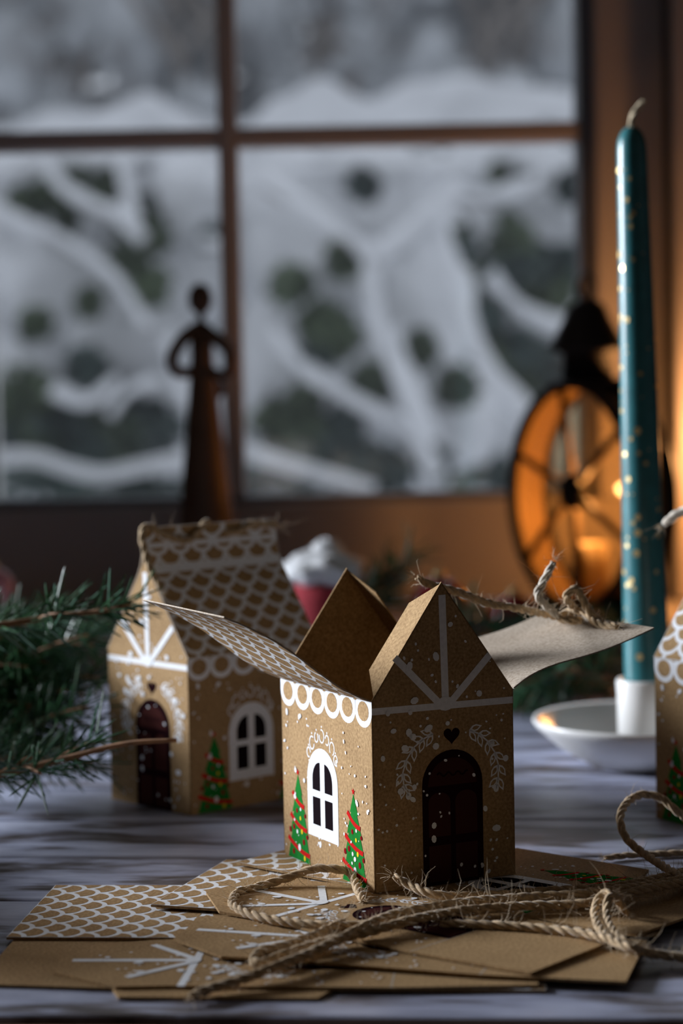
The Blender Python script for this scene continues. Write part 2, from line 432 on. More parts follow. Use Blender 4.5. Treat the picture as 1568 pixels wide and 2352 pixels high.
def front_prints():
    R = random.Random(3); P = {}
    P['printed_beams'] = [(bar(0.002, 1.115, .998, 1.108, .042), 'print_white', 1), (bar(.515, 1.10, .502, 1.80, .050), 'print_white', 2),
        (bar(.49, 1.11, .165, 1.435, .046), 'print_white', 3), (bar(.53, 1.11, .835, 1.405, .046), 'print_white', 3), (disc(.513, 1.125, .06, .045, 12), 'print_white', 4)]
    cx = .555; d = []
    d.append((arch(cx, .43, .0, .835), 'print_door_frame', 1))
    d.append((arch(cx, .345, .615, .785, .165), 'print_door', 2))
    for s in (-1, 1):
        a = cx + s * .095
        d.append((arch(a, .155, .30, .575, .06, 8), 'print_door', 2))
        d.append(([(a-.0775, .02), (a+.0775, .02), (a+.0775, .245), (a-.0775, .245)], 'print_door', 2))
    sc = [(cx - .11 + .22 * i / 14, .685 + .014 * math.sin(i * 1.5)) for i in range(15)]
    d += [(q, 'print_door_frame', 3) for q in strip(sc, .012)]
    P['printed_door'] = d
    hp = [(.555 + .0036 * 16 * math.sin(t) ** 3, .925 + .0036 * (13*math.cos(t) - 5*math.cos(2*t) - 2*math.cos(3*t) - math.cos(4*t))) for t in [2*math.pi*i/28 for i in range(28)]]
    P['printed_heart'] = [(hp, 'print_door_frame', 1)]
    for path in ([(.424, .945), (.36, .92), (.29, .874), (.235, .80), (.207, .72), (.212, .65), (.245, .575)],
                 [(.68, .945), (.745, .918), (.81, .865), (.862, .79), (.886, .71), (.885, .63), (.868, .56)]):
        g = [(q, 'print_white', 1) for q in strip(path, .010)]
        for i in range(len(path) - 1):
            x, y = path[i]; an = math.atan2(path[i+1][1] - y, path[i+1][0] - x)
            for s in (-1, 1):
                o_, n_ = leaf(x, y, an + s * .62, .095, .024)
                g.append((o_, 'print_white', 1)); g.append((n_, 'kraft', 2))
        g.append((disc(*path[-1], .020, .024), 'print_white', 1)); 
        P.setdefault('printed_garland', []).append(g)
    dots = []
    for i in range(120):
        x = R.uniform(.03, .97); y = R.uniform(.03, 1.75)
        if y > HW and abs(x - .5) > .5 - (y - HW) / (G / W) * .5 - .03: continue
        r = R.choice([.005, .006, .007, .008, .008, .010, .016, .022]) if R.random() < .8 else .009
        if .33 < x < .78 and y < .8: r *= 1.1
        dots.append((disc(x, y, r, r * R.uniform(.8, 1.5), 8, R.uniform(0, 3)), 'print_white', 5))
    P['printed_snow'] = dots
    return P
def tree_print(cx, R):
    t = []; tiers = [(.55, .36, .085), (.43, .20, .125), (.27, .0, .17)]
    t.append(([(cx, .57), (cx-.05, .45), (cx-.035, .45), (cx-.095, .31), (cx-.07, .315), (cx-.125, .18), (cx-.10, .185), (cx-.165, 0.004),
               (cx+.165, .004), (cx+.115, .175), (cx+.14, .175), (cx+.085, .31), (cx+.105, .31), (cx+.045, .44), (cx+.06, .44)], 'print_green', 2))
    for y, w in ((.40, .075), (.25, .11), (.09, .15)):
        pts = [(cx - w - .012 + (2*w + .024) * i / 6, y + .045 - .09 * i / 6 * .9 - .018 * math.sin(math.pi * i / 6)) for i in range(7)]
        t += [(q, 'print_red', 3) for q in strip(pts, .030)]
    star = [(cx + (.024 if i % 2 == 0 else .010) * math.sin(i * math.pi / 5), .585 + (.024 if i % 2 == 0 else .010) * math.cos(i * math.pi / 5)) for i in range(10)]
    t.append((star, 'print_red', 3))
    for x, y, r, c in ((-.02, .33, .014, 'print_dark_red'), (.035, .345, .010, 'print_white'), (.03, .285, .012, 'print_yellow'), (-.07, .215, .016, 'print_dark_red'), (-.02, .19, .012, 'print_white'),
                       (.05, .20, .014, 'print_yellow'), (.075, .135, .017, 'print_dark_red'), (-.08, .05, .016, 'print_dark_red'), (.01, .09, .020, 'print_white'), (.085, .03, .015, 'print_yellow'), (.125, .175, .013, 'print_dark_red'), (-.125, .19, .016, 'print_dark_red'), (.10, .31, .012, 'print_dark_red')):
        t.append((disc(cx + x, y, r, r * 1.25, 8), c, 4))
    return t
def side_prints():
    R = random.Random(5); P = {}
    n = 6; p = DW / n; s = []
    for i in range(n):
        c = (i + .5) * p
        s.append(([(c - p*.52, HW - .001), (c - p*.52, HW - .075)] + arc(c, HW - .075, p*.52, .098, math.pi, 2*math.pi, 12) + [(c + p*.52, HW - .001)], 'print_white', 1))
        s.append((disc(c, HW - .072, .074, .062, 14), 'kraft', 2))
        if i: s.append((disc(i * p, HW - .008, .022, .006, 8), 'kraft', 2))
    P['printed_scallop'] = s
    cx = .60
    w = [(arch(cx, .44, .205, .79), 'print_white', 2)]
    for sg in (-1, 1):
        a = cx + sg * .088
        x0, x1 = a - .055, a + .055
        w.append(([(x0, .285), (x1, .285), (x1, .465), (x0, .465)], 'print_black', 3))
        top = [(cx + sg * .033, .695)] + [(cx + sg * (.033 + .11 * math.sin(t)), .575 + .12 * math.cos(t)) for t in [math.pi/2 * i / 8 for i in range(9)]]
        w.append(([(cx + sg * .033, .51)] + top + [(cx + sg * .143, .51)], 'print_black', 3))
    P['printed_window'] = w
    P['printed_tree'] = [tree_print(.235, R), tree_print(1.035, R)]
    sw = []
    for k in range(7):
        a = math.radians(150 - k * 20); x = cx + .225 * math.cos(a); y = .615 + .255 * math.sin(a)
        r = .026 + .008 * (k % 2)
        sw += [(q, 'print_white', 1) for q in strip(arc(x, y, r, r * 1.25, k, k + 5.2, 9), .010)]
        sw.append((disc(x, y + r * 1.8, .007), 'print_white', 1))
    P['printed_swirls'] = sw
    dots = []
    for i in range(95):
        x = R.uniform(.03, DW - .03); y = R.uniform(.03, HW - .2); r = R.choice([.005, .006, .008, .010, .016])
        dots.append((disc(x, y, r, r * R.uniform(.8, 1.6), 7, R.uniform(0, 3)), 'print_white', 5 if abs(x-cx) > .23 else 1))
    P['printed_snow'] = dots
    return P
def cell_shape(cx, cy, k):
    return [(cx + x * k, cy + y * k) for x, y in arc(0, 0, .089, .089, math.pi * 1.06, math.pi * 1.94, 10) + [(.050, -.004), (.028, .010), (0, .040), (-.028, .010), (-.050, -.004)]]
ROOF_L = FL / W
def roof_prints():
    f = []
    nx, nt = 13, 12
    for i in range(nx):
        for j in range(nt):
            x0, x1 = DW * i / nx, DW * (i+1) / nx; t0, t1 = ROOF_L * j / nt, ROOF_L * (j+1) / nt
            f.append(([(x0, t0), (x1, t0), (x1, t1), (x0, t1)], 'print_white', 1))
    p = DW / 6; row = .108
    for j in range(11):
        for i in range(7):
            x = (i + (.5 if j % 2 else 0)) * p; y = .045 + j * row
            if y > ROOF_L + .03: continue
            c = [(min(max(a, .004), DW - .004), min(max(b, .004), ROOF_L - .004)) for a, b in cell_shape(x, y, 1.04)]
            if x < -.01 or x > DW + .01: continue
            f.append((c, 'kraft', 2))
    return {'printed_scales': f}
FRONT_P, SIDE_P, ROOF_P = front_prints(), side_prints(), roof_prints()

def put_prints(P, fn, parent, only=None):
    """fn(x, y, off) maps metres on the panel to 3-D; every motif becomes a sub-part"""
    for name, polys in P.items():
        sets = polys if isinstance(polys[0], list) else [polys]
        for s in sets:
            b = MB()
            for poly, mname, layer in s: b.poly([fn(x * W, y * W, layer * EPS) for x, y in poly], mname)
            b.build(name, parent)

TH = .0005
def gable_pts(): return [(0, 0), (W, 0), (W, H), (W/2, H + G), (0, H)]
def flange_shape(side):
    """glue flap along a gable slope: (distance along slope 0..1, distance inwards)"""
    return [(.03, 0), (.26, .0165), (.83, .0160), (.985, 0)]
def profile_fn(pts):
    """cross-section polyline (x, z) -> function of arc length giving point and outward normal"""
    pts = spline([(p[0], 0, p[1]) for p in pts], .0008)
    cum = [0]
    for i in range(1, len(pts)): cum.append(cum[-1] + (pts[i] - pts[i-1]).length)
    def fn(s):
        s = max(0, min(s, cum[-1])); i = 0
        lo, hi = 0, len(cum) - 2
        while lo < hi:
            mid = (lo + hi + 1) // 2
            if cum[mid] <= s: lo = mid
            else: hi = mid - 1
        i = lo; t = (s - cum[i]) / max(1e-9, cum[i+1] - cum[i])
        a, b = pts[max(i-1, 0)], pts[min(i+2, len(pts)-1)]
        tan = (b - a).normalized(); nrm = Vector((-tan.z, 0, tan.x))
        return pts[i].lerp(pts[i+1], t), nrm
    fn.length = cum[-1]
    return fn
def closed_profile(sgn):
    e = (-W/2 - .0006, H); a = (-.0016, H + G - .001)
    pts = [e]
    for k in (.25, .5, .75, .92): pts.append((e[0] + (a[0]-e[0])*k - .0004*k, e[1] + (a[1]-e[1])*k))
    pts += [(-.0022, H + G + .002), (-.0010, H + G + .008), (-.0006, H + G + .0155)]
    return pts
def open_profile(angles):
    x, z = -W/2 - .0006, H; pts = [(x, z)]; n = len(angles)
    for a in angles:
        x -= FL/n * math.cos(math.radians(a)); z += FL/n * math.sin(math.radians(a)); pts.append((x, z))
    return pts
def roof_flap(root, sgn, prof):
    """sgn -1: hinged on the left wall, +1: on the right wall"""
    fn = profile_fn(prof); NT, NY = 26, 8; L = min(fn.length, FL)
    def surf(c, s, off):
        p, nm = fn(s * L / FL)
        # outward: for the left flap the normal turned away from the house
        y = D/2 - c
        q = p + nm * off
        return Vector((q.x if sgn < 0 else -q.x, y if sgn < 0 else -y, q.z))
    b = MB(); vs = []; fs = []
    for lay, off in ((0, 0), (1, -TH)):
        for i in range(NT + 1):
            for j in range(NY + 1): vs.append(surf(D * j / NY, FL * i / NT, off))
    n1 = (NT + 1) * (NY + 1)
    idx = lambda i, j: i * (NY + 1) + j
    outer = [(idx(i, j), idx(i, j+1), idx(i+1, j+1), idx(i+1, j)) for i in range(NT) for j in range(NY)]
    inner = [tuple(n1 + a for a in reversed(f)) for f in outer]
    rim = []
    for i in range(NT):
        rim += [(idx(i, 0), idx(i+1, 0), n1 + idx(i+1, 0), n1 + idx(i, 0)), (idx(i, NY), n1 + idx(i, NY), n1 + idx(i+1, NY), idx(i+1, NY))]
    for j in range(NY):
        rim += [(idx(NT, j), idx(NT, j+1), n1 + idx(NT, j+1), n1 + idx(NT, j)), (idx(0, j), n1 + idx(0, j), n1 + idx(0, j+1), idx(0, j+1))]
    b.add(vs, outer + rim, 'kraft', True)
    b2 = MB(); b2.add(vs, outer, 'kraft', True); b2.add(vs, inner, 'kraft_inside', True); b2.add(vs, rim, 'kraft_inside')
    o = b2.build('roof_flap', root)
    put_prints(ROOF_P, surf, o)
    return o, surf

def build_house(name, label, left_prof, right_prof):
    root = thing(name, label, 'gift box')
    fns = {'front_wall': (lambda c, v, k: (c - W/2, -D/2 - k, v), (0, TH, 0)),
           'back_wall': (lambda c, v, k: (W/2 - c, D/2 + k, v), (0, -TH, 0))}
    for nm, (fn, off) in fns.items():
        b = MB(); b.prism([fn(x, y, 0) for x, y in gable_pts()], off, 'kraft'); o = b.build(nm, root)
        put_prints(FRONT_P, fn, o)
        # glue flaps along the two slopes, folded inwards
        sy = 1 if nm == 'front_wall' else -1
        y0 = -sy * D/2
        for s in ((-1, 1) if nm == 'front_wall' else (1,)):
            a = Vector((s * W/2, y0, H)); c = Vector((0, y0, H + G)); pts = []
            for t, dd in flange_shape(s): pts.append(a.lerp(c, t) + Vector((0, sy * dd, -.10 * dd)))
            nrm = (c - a).cross(Vector((0, 1, 0))).normalized(); nrm = nrm if nrm.z < 0 else -nrm
            b = MB(); b.prism(pts, nrm * TH, 'kraft'); b.build('glue_flap', o)
    for nm, fn, off in (('side_wall', lambda c, v, k: (-W/2 - k, D/2 - c, v), (TH, 0, 0)), ('side_wall', lambda c, v, k: (W/2 + k, -D/2 + c, v), (-TH, 0, 0))):
        b = MB(); b.prism([fn(x, y, 0) for x, y in ((0, 0), (D, 0), (D, H), (0, H))], off, 'kraft'); o = b.build(nm, root)
        put_prints(SIDE_P, fn, o)
    b = MB(); b.box((-W/2 + TH, -D/2 + TH, 0), (W/2 - TH, D/2 - TH, .001), 'kraft_inside'); b.build('base_panel', root)
    _, s1 = roof_flap(root, -1, left_prof); _, s2 = roof_flap(root, 1, right_prof)
    return root, s1, s2
def place_by_corner(root, corner_local, corner_world, rz):
    c, s = math.cos(rz), math.sin(rz); x, y = corner_local
    root.location = (corner_world[0] - (x*c - y*s), corner_world[1] - (x*s + y*c), corner_world[2]); root.rotation_euler = (0, 0, rz)

HZ = .0054
main, mS1, mS2 = build_house('house_gift_box', 'kraft cardboard house box with both roof flaps spread open, standing on flat blanks',
    open_profile([24, 30, 36, 38, 37, 34, 30, 27, 24]), open_profile([30, 20, 13, 9, 10, 12, 15, 17, 18]))
place_by_corner(main, (-W/2, -D/2), (.0095, .7786, HZ), .4628)

back, bS1, bS2 = build_house('house_gift_box', 'closed kraft house box with a peaked scale roof, beside the fir branches', closed_profile(-1), closed_profile(1))
place_by_corner(back, (W/2, -D/2), (-.0701, .9545, 0.0003), -.8375)
righth = copy_tree(back)
tag(righth, 'closed kraft house box standing in front of the candle dish', 'gift box')
pr = PG(1507, 1880, 0)
place_by_corner(righth, (-W/2, D/2), (pr.x, pr.y, .0003), .52)
for h in (main, back, righth): h['group'] = 'printed kraft house boxes'

# ------------------------------------------------------------------ flat blanks under the open box
def blank_outline():
    t = .0; B = -.046
    pts = [(0, 0), (.004, B), (.056, B + .002), (W, -.001), (W + .004, B), (W + D - .004, B), (W + D, 0), (W + D + .010, .004), (W + D + .010, H - .004), (W + D, H),
           (W + D, H + FL), (W, H + FL), (W, H + .001)]
    # gable with its glue flaps
    a = Vector((W, H)); c = Vector((W/2, H + G)); n = Vector((G, W/2)).normalized()
    for tt, dd in flange_shape(1): q = a.lerp(c, tt) + n * dd * (1 if tt > .3 else .35); pts.append((min(q.x, W - .0005) if tt < .3 else min(q.x, W - .0005), q.y))
    a = Vector((0, H)); n = Vector((-G, W/2)).normalized()
    for tt, dd in reversed(flange_shape(-1)): q = a.lerp(c, tt) + n * dd * .62; pts.append((q.x, q.y))
    return pts
def build_blank(label):
    root = thing('flat_box_blank', label, 'box blank', group='flat house box blanks under the open box')
    b = MB(); b.prism([(x, y, 0) for x, y in blank_outline()], (0, 0, -.0009), 'kraft'); sheet = b.build('sheet', root)
    put_prints(FRONT_P, lambda c, v, k: (c, v, k), sheet)
    put_prints(SIDE_P, lambda c, v, k: (W + c, v, k), sheet)
    put_prints(ROOF_P, lambda c, v, k: (W + c, H + v, k), sheet)
    # creases at the folds
    b = MB()
    for q in (bar(0, 0, W + D, 0, .0006), bar(W, 0, W, H, .0006)): b.poly([(x, y, EPS * .5) for x, y in q], 'kraft_inside')
    b.build('crease', sheet)
    return root
bl1 = build_blank('flat kraft blank with a row of scales showing beside the table paint')
bl2 = copy_tree(bl1); bl2['label'] = 'flat kraft blank in the middle of the pile between two others'
bl0 = copy_tree(bl1); bl0['label'] = 'flat kraft blank turned around, its plain flap showing at the table edge'
bl3 = copy_tree(bl1); bl3['label'] = 'flat kraft blank on top of the pile, right under the open box'
def place_blank(o, x, y, z, rz, tx=0.0, ty=0.0):
    o.location = (x, y, z); o.rotation_euler = (Matrix.Rotation(math.radians(rz), 3, 'Z') @ Matrix.Rotation(math.radians(ty), 3, 'Y') @ Matrix.Rotation(math.radians(tx), 3, 'X')).to_euler()
place_blank(bl0, -.064, .813, .0011, 265)
place_blank(bl1, .0127, .666, .0022, 85)
place_blank(bl2, .0411, .6738, .0036, 72.4, .4, .25)
place_blank(bl3, .0198, .6982, .0050, 48.6, .35, .15)

# ================================================================== twine
def twine_obj(name, pts, label=None, r=.00165, fuzz=20.0, mname='jute', parent=None, group=None, seed=1, ends=True, cat='twine', twist=430.0):
    R = random.Random(seed); path = spline(pts, .0011); fr = frames(path)
    b = MB(); s = 0.0; strands = [[], [], []]; L = [0]
    for i in range(1, len(path)): L.append(L[-1] + (path[i] - path[i-1]).length)
    for i, p in enumerate(path):
        t, a, c = fr[i]
        for k in range(3):
            an = L[i] * twist + k * 2.0944 + .5 * noise.noise(Vector((L[i] * 60, k, seed)))
            rr = r * (.52 + .10 * noise.noise(Vector((L[i] * 150, k * 7.0, seed))))
            strands[k].append((p + (a * math.cos(an) + c * math.sin(an)) * rr, r * (.56 + .08 * noise.noise(Vector((L[i] * 220, k * 3.0, seed + 5))))))
    for st in strands:
        n = len(st); rad = [q[1] for q in st]
        if ends:
            for e in range(min(3, n)):
                rad[e] *= .5 + .16 * e; rad[-1-e] *= .5 + .16 * e
        b.tube([q[0] for q in st], rad, mname, 6)
    o = b.build(name, parent)
    if label: tag(o, label, cat, group)
    if fuzz:
        h = MB(); n = int(L[-1] * 100 * fuzz)
        for i in range(n + (40 if ends else 0)):
            k = R.randrange(len(path)) if i < n else (R.choice((0, len(path)-1)))
            t, a, c = fr[k]; an = R.uniform(0, 6.283); out = a * math.cos(an) + c * math.sin(an)
            ln = R.uniform(.0010, .0042) if R.random() < .88 else R.uniform(.006, .011)
            if i >= n: out = (out * .5 + (t if k else -t) * R.uniform(.3, 1.2)).normalized(); ln *= .8
            p = path[k] + out * r * .85
            along = t * R.uniform(-1.2, 1.2); curl = Vector((R.uniform(-1, 1), R.uniform(-1, 1), R.uniform(-1, 1))) * .5
            q = [p, p + (out * .4 + along * .5) * ln * .5, p + (out * .8 + along * .7 + curl * .5) * ln * .8, p + (out * 1.0 + along * .6 + curl) * ln]
            h.tube(q, [.00009, .00008, .00006, .00003], 'jute_fibre', 3, False)
        f = h.build('loose_fibres', o); f['kind'] = 'stuff'
    return o
def pz(lst, z0=.006):
    out = []
    for q in lst:
        z = q[2] if len(q) > 2 else z0
        out.append(PG(q[0], q[1], z))
    return out
GT = 'loose jute twine strands across the blanks'
twine_obj('jute_twine', pz([(903, 2012, .0130), (935, 2030, .0105), (985, 2052, .0085), (1050, 2058, .0072), (1130, 2056, .0065), (1260, 2046, .0062), (1400, 2038, .0085), (1500, 2020, .0078), (1640, 1985, .006)]),
          'jute twine with a frayed end raised against the printed door', group=GT, seed=1)
twine_obj('jute_twine', pz([(835, 2070, .0062), (822, 2045, .0070), (806, 2008, .0095), (772, 1996, .0115), (720, 1996, .0115), (660, 2016, .0085), (590, 2038, .0065), (545, 2052, .0062), (534, 2078, .0062), (575, 2100, .0062), (660, 2118, .0062), (770, 2126, .0062), (900, 2118, .0062), (1010, 2090, .0068), (1130, 2078, .0066), (1260, 2072, .0066), (1370, 2066, .0068), (1420, 2048, .0072)]),
          'jute twine bent into a wide loop beside the lit house wall', group=GT, seed=2)
twine_obj('jute_twine', pz([(437, 2290, .0030), (480, 2272, .0034), (560, 2248, .0048), (640, 2218, .0062), (720, 2185, .0070), (800, 2146, .0085), (890, 2105, .0095), (980, 2085, .0095), (1090, 2070, .0092), (1220, 2060, .0090), (1340, 2052, .0098), (1440, 2040, .0105), (1600, 2015, .0075)]),
          'jute twine whose cut end hangs over the lowest blank', group=GT, seed=3)
twine_obj('jute_twine', pz([(790, 2118, .0066), (730, 2145, .0062), (660, 2170, .0058), (600, 2185, .0056), (582, 2206, .0050), (600, 2212, .0050), (660, 2190, .0058), (760, 2160, .0066), (850, 2140, .0075), (950, 2112, .0090), (1060, 2092, .0085), (1180, 2082, .0080), (1300, 2078, .0078), (1380, 2068, .0090), (1500, 2038, .0095), (1620, 2020, .008)]),
          'jute twine doubled back in a tight bend on the printed gable beams', group=GT, seed=4)
twine_obj('jute_twine', pz([(1010, 2122, .0062), (1090, 2124, .0062), (1180, 2128, .0062), (1270, 2136, .0062), (1350, 2146, .0068), (1420, 2165, .0070), (1490, 2188, .0045), (1560, 2198, .0030), (1660, 2205, .0025)]),
          'pale jute twine running straight past the printed tree', group=GT, seed=5)
twine_obj('jute_twine', pz([(1440, 2100, .0062), (1412, 2060, .0135), (1385, 2052, .0140), (1366, 2085, .0100), (1372, 2125, .0080), (1400, 2158, .0072), (1450, 2178, .0070), (1478, 2184, .0050)]),
          'jute twine wrapped over the bundle, outer turn', group=GT, seed=6, r=.0015)
twine_obj('jute_twine', pz([(1425, 2085, .0062), (1415, 2062, .0128), (1398, 2060, .0138), (1392, 2095, .0100), (1402, 2130, .0080), (1430, 2160, .0070), (1490, 2180, .0050)]),
          'jute twine wrapped over the bundle, inner turn', group=GT, seed=7, r=.0014)
twine_obj('jute_twine', pz([(1640, 2060, .008), (1560, 2012, .0080), (1490, 1968, .0090), (1440, 1928, .0130), (1424, 1885, .0190), (1436, 1848, .0230), (1470, 1826, .0245), (1515, 1832, .0230), (1560, 1868, .0170), (1630, 1920, .004)]),
          'jute twine standing up in a round loop before the box by the dish', group=GT, seed=8, fuzz=3.0)
twine_obj('jute_twine', pz([(1387, 1972, .0016), (1430, 1966, .0016), (1500, 1962, .0016), (1640, 1956, .0016)]),
          'short end of jute twine lying on the bare table planks', group=GT, seed=9, fuzz=3.0, r=.0013)

# twine tied through the open right flap of the main box
def loc2w(root, p):
    a = root.rotation_euler.z; c, s = math.cos(a), math.sin(a)
    return Vector((p[0]*c - p[1]*s + root.location[0], p[0]*s + p[1]*c + root.location[1], p[2] + root.location[2]))
def flapW(c, s, up): return loc2w(main, mS2(c, s, -up))
kn = [flapW(.055, .060, .0022), flapW(.047, .058, .0036), flapW(.040, .059, .0030), flapW(.036, .054, .0050), flapW(.043, .052, .0060), flapW(.046, .058, .0062), flapW(.038, .061, .0058), flapW(.028, .060, .0020), flapW(.016, .061, .0018)]
YK = kn[3].y
tk = twine_obj('jute_twine', [PY(957, 1326, YK - .020), PY(985, 1342, YK - .018), PY(1050, 1360, YK - .012), PY(1120, 1386, YK - .006), PY(1180, 1396, YK)] + kn, 'jute twine knotted through the open right roof flap', seed=11, group='twine ties of the house boxes', fuzz=7)
twine_obj('twine_tail', [kn[4], PY(1236, 1372, YK), PY(1246, 1340, YK), PY(1262, 1310, YK), PY(1270, 1290, YK)], None, seed=12, parent=tk, mname='white_cord')
twine_obj('twine_tail', [kn[5] + Vector((.004, 0, 0)), PY(1300, 1372, YK), PY(1322, 1352, YK), PY(1338, 1376, YK), PY(1350, 1402, YK), PY(1385, 1432, YK)], None, seed=13, parent=tk)
# ridge ties of the closed boxes
def ridge_tie(root, label, seed, ends, mname='jute', r=.00165):
    zt = H + G + .0115
    def q(x, y, z): return loc2w(root, (x, y, z))
    pts = [q(*e) for e in ends[0]] + [q(.002, -D*.36, zt), q(.0032, -D*.20, zt - .003), q(.0012, -D*.05, zt + .0045), q(-.0028, D*.05, zt + .001), q(.0030, D*.16, zt - .001), q(.0020, D*.30, zt + .002), q(.0028, D*.44, zt + .0015)] + [q(*e) for e in ends[1]]
    return twine_obj('jute_twine', pts, label, seed=seed, group='twine ties of the house boxes', fuzz=4, mname=mname, r=r)
z = H + G
ridge_tie(back, 'jute twine laced along the ridge of the box beside the fir', 21, ([(.012, -D*.49, z - .012), (.006, -D*.52, z - .002), (.001, -D*.52, z + .012), (.0004, -D*.47, z + .0162)], [(.003, D*.5, z + .012)]))
ridge_tie(righth, 'pale twine laced along the ridge of the box by the candle dish', 22, ([(-.004, -D*.48, z + .008)], [(-.002, D*.52, z + .019), (-.006, D*.62, z + .020), (-.012, D*.70, z + .014)]), 'white_cord', .0021)

# ================================================================== candle in its dish
DC = PG(1492, 1730, 0.0); DC = Vector((DC.x, 1.065, 0))
DC.x = PY(1487, 1600, 1.065).x
dish = thing('candle_dish', 'white ceramic dish candle holder with a raised socket', 'candle holder', (DC.x, DC.y, 0))
b = MB(); b.lathe([(.022, 0), (.030, .001), (.045, .010), (.0555, .0195), (.0575, .0225), (.0570, .0240), (.0545, .0228), (.0440, .0140), (.032, .0070), (.014, .0060)], 'ceramic', 64); b.build('saucer', dish)
b = MB(); b.lathe([(.0150, .0060), (.0152, .035), (.0156, .0415), (.0150, .0430), (.0125, .0428), (.0122, .036), (.0122, .0145)], 'ceramic', 48); b.build('socket', dish)
cz = .030
ctop = PY(1462, 290, DC.y).z
cd = thing('taper_candle', 'tall dark teal taper candle with gold speckles and unlit wick', 'candle', (DC.x, DC.y, cz))
hh = ctop - cz
prof = [(.0105, -.006), (.0110, .004), (.0113, .02)] + [(.0113 - .0040 * k / 20, .02 + (hh - .032) * k / 20) for k in range(1, 21)] + [(.0068, hh - .007), (.0052, hh - .003), (.0028, hh - .0005)]
lean = Vector((-.0050, 0, 0))
b = MB(); b.lathe(prof, 'candle_wax', 40)
b.v = [(x + lean.x * max(0, zz) / hh, y, zz) for x, y, zz in b.v]; b.build('wax_body', cd)
b = MB(); R = random.Random(4)
for i in range(150):
    zz = R.uniform(.02, hh - .012); a = R.uniform(0, 6.283); rr = .0113 - .0040 * (zz - .02) / (hh - .032) + .00012
    s = R.choice([.0004, .0005, .0006, .0012, .0015])
    if i < 26: a = R.uniform(2.9, 4.6); s = R.uniform(.0012, .0021)
    c = Vector((math.cos(a), math.sin(a), 0)); t = Vector((-math.sin(a), math.cos(a), 0))
    b.poly([tuple(c * rr + t * s * math.cos(k) + Vector((lean.x * zz / hh, 0, zz + s * math.sin(k)))) for k in [j * .7854 for j in range(8)]], 'gold')
b.build('gold_speckles', cd)['kind'] = 'stuff'
wk = [Vector((lean.x, 0, hh - .002)), Vector((lean.x + .0006, 0, hh + .004)), Vector((lean.x + .0030, 0, hh + .0085)), Vector((lean.x + .0068, 0, hh + .0125))]
twine_obj('wick', wk, None, r=.0016, fuzz=0, mname='wick', parent=cd, seed=31, twist=300)

# ================================================================== fir branches
def fir_branch(label, pts, seed, nlen=.020, dens=900, twigs=4, twig_len=.05, taper_bare=1.0, twig_to=.9, r=.0016, mname='needle', pale=.25, group='fir branches around the boxes', flat=.6):
    R = random.Random(seed); root = thing('fir_branch', label, 'fir branch', (pts[0][0], pts[0][1], max(0, pts[0][2] - r)), 0, group)
    base = root.location.copy()
    main_p = spline(pts, .004); paths = [main_p]
    for k in range(twigs):
        i = int(len(main_p) * (.10 + (twig_to - .10) * (k + .5) / twigs)); fr = frames(main_p)[min(i, len(main_p)-1)]
        side = fr[1] * (1 if k % 2 else -1); d = (fr[0] * .75 + side * .75 + Vector((0, 0, R.uniform(-.1, .35)))).normalized()
        p0 = main_p[min(i, len(main_p)-1)]; L = twig_len * R.uniform(.7, 1.2)
        q = [p0 + d * L * t + Vector((0, 0, -.10 * L * t * t)) for t in (0, .33, .66, 1)]
        for a in q: a.z = max(a.z, .003)
        paths.append(spline(q, .004))
    stems = MB(); nd = MB()
    for n, pth in enumerate(paths):
        N = len(pth); rr = r if n == 0 else r * .65
        stems.tube([p - base for p in pth], [rr * (1.15 - .6 * i / N) for i in range(N)], 'twig', 6)
        fr = frames(pth); Lp = .004 * N; cnt = int(Lp * dens)
        for k in range(cnt):
            u = R.random()
            if n == 0 and u > taper_bare: continue
            i = min(N - 1, int(u * N)); t, a, c = fr[i]; an = R.uniform(0, 6.283)
            out = a * math.cos(an) + c * math.sin(an); out.z = out.z * flat + .12; out.normalize()
            ang = R.uniform(.6, 1.15); d = (t * math.cos(ang) + out * math.sin(ang)).normalized(); L = nlen * R.uniform(.7, 1.15)
            p = pth[i] - base + out * rr * .7; w = .0006
            s1 = d.cross(Vector((.3, .2, .9))).normalized() * w; s2 = d.cross(s1).normalized() * w * .7
            if (p + d * L + base).z < .001: d.z = abs(d.z)
            m1 = p + d * L * .15; m2 = p + d * L * .85 ; tip = p + d * L
            nd.add([p, m1 + s1, m1 + s2, m1 - s1, m1 - s2, m2 + s1 * .9, m2 + s2 * .9, m2 - s1 * .9, m2 - s2 * .9, tip],
                   [(0,1,2),(0,2,3),(0,3,4),(0,4,1),(1,5,6,2),(2,6,7,3),(3,7,8,4),(4,8,5,1),(5,9,6),(6,9,7),(7,9,8),(8,9,5)], 'needle_pale' if R.random() < pale else mname)
    stems.build('stem', root); nd.build('needles', root)['kind'] = 'stuff'
    return root
def fp(l): return [PY(u, v, y) for u, v, y in l]
fir_branch('fir branch whose bright tip reaches the roof of the closed box', fp([(-140, 1452, .93), (0, 1436, .93), (130, 1415, .93), (230, 1404, .925), (285, 1392, .92)]), 1, twigs=3, twig_len=.022, dens=800, pale=.35)
fir_branch('fir branch with a bare tan twig crossing the printed door', fp([(-60, 1790, .90), (60, 1765, .895), (170, 1737, .89), (290, 1708, .885), (405, 1700, .88)]), 2, twigs=3, twig_len=.02, dens=650, taper_bare=.55, twig_to=.5, pale=.15)
Rf = random.Random(12)
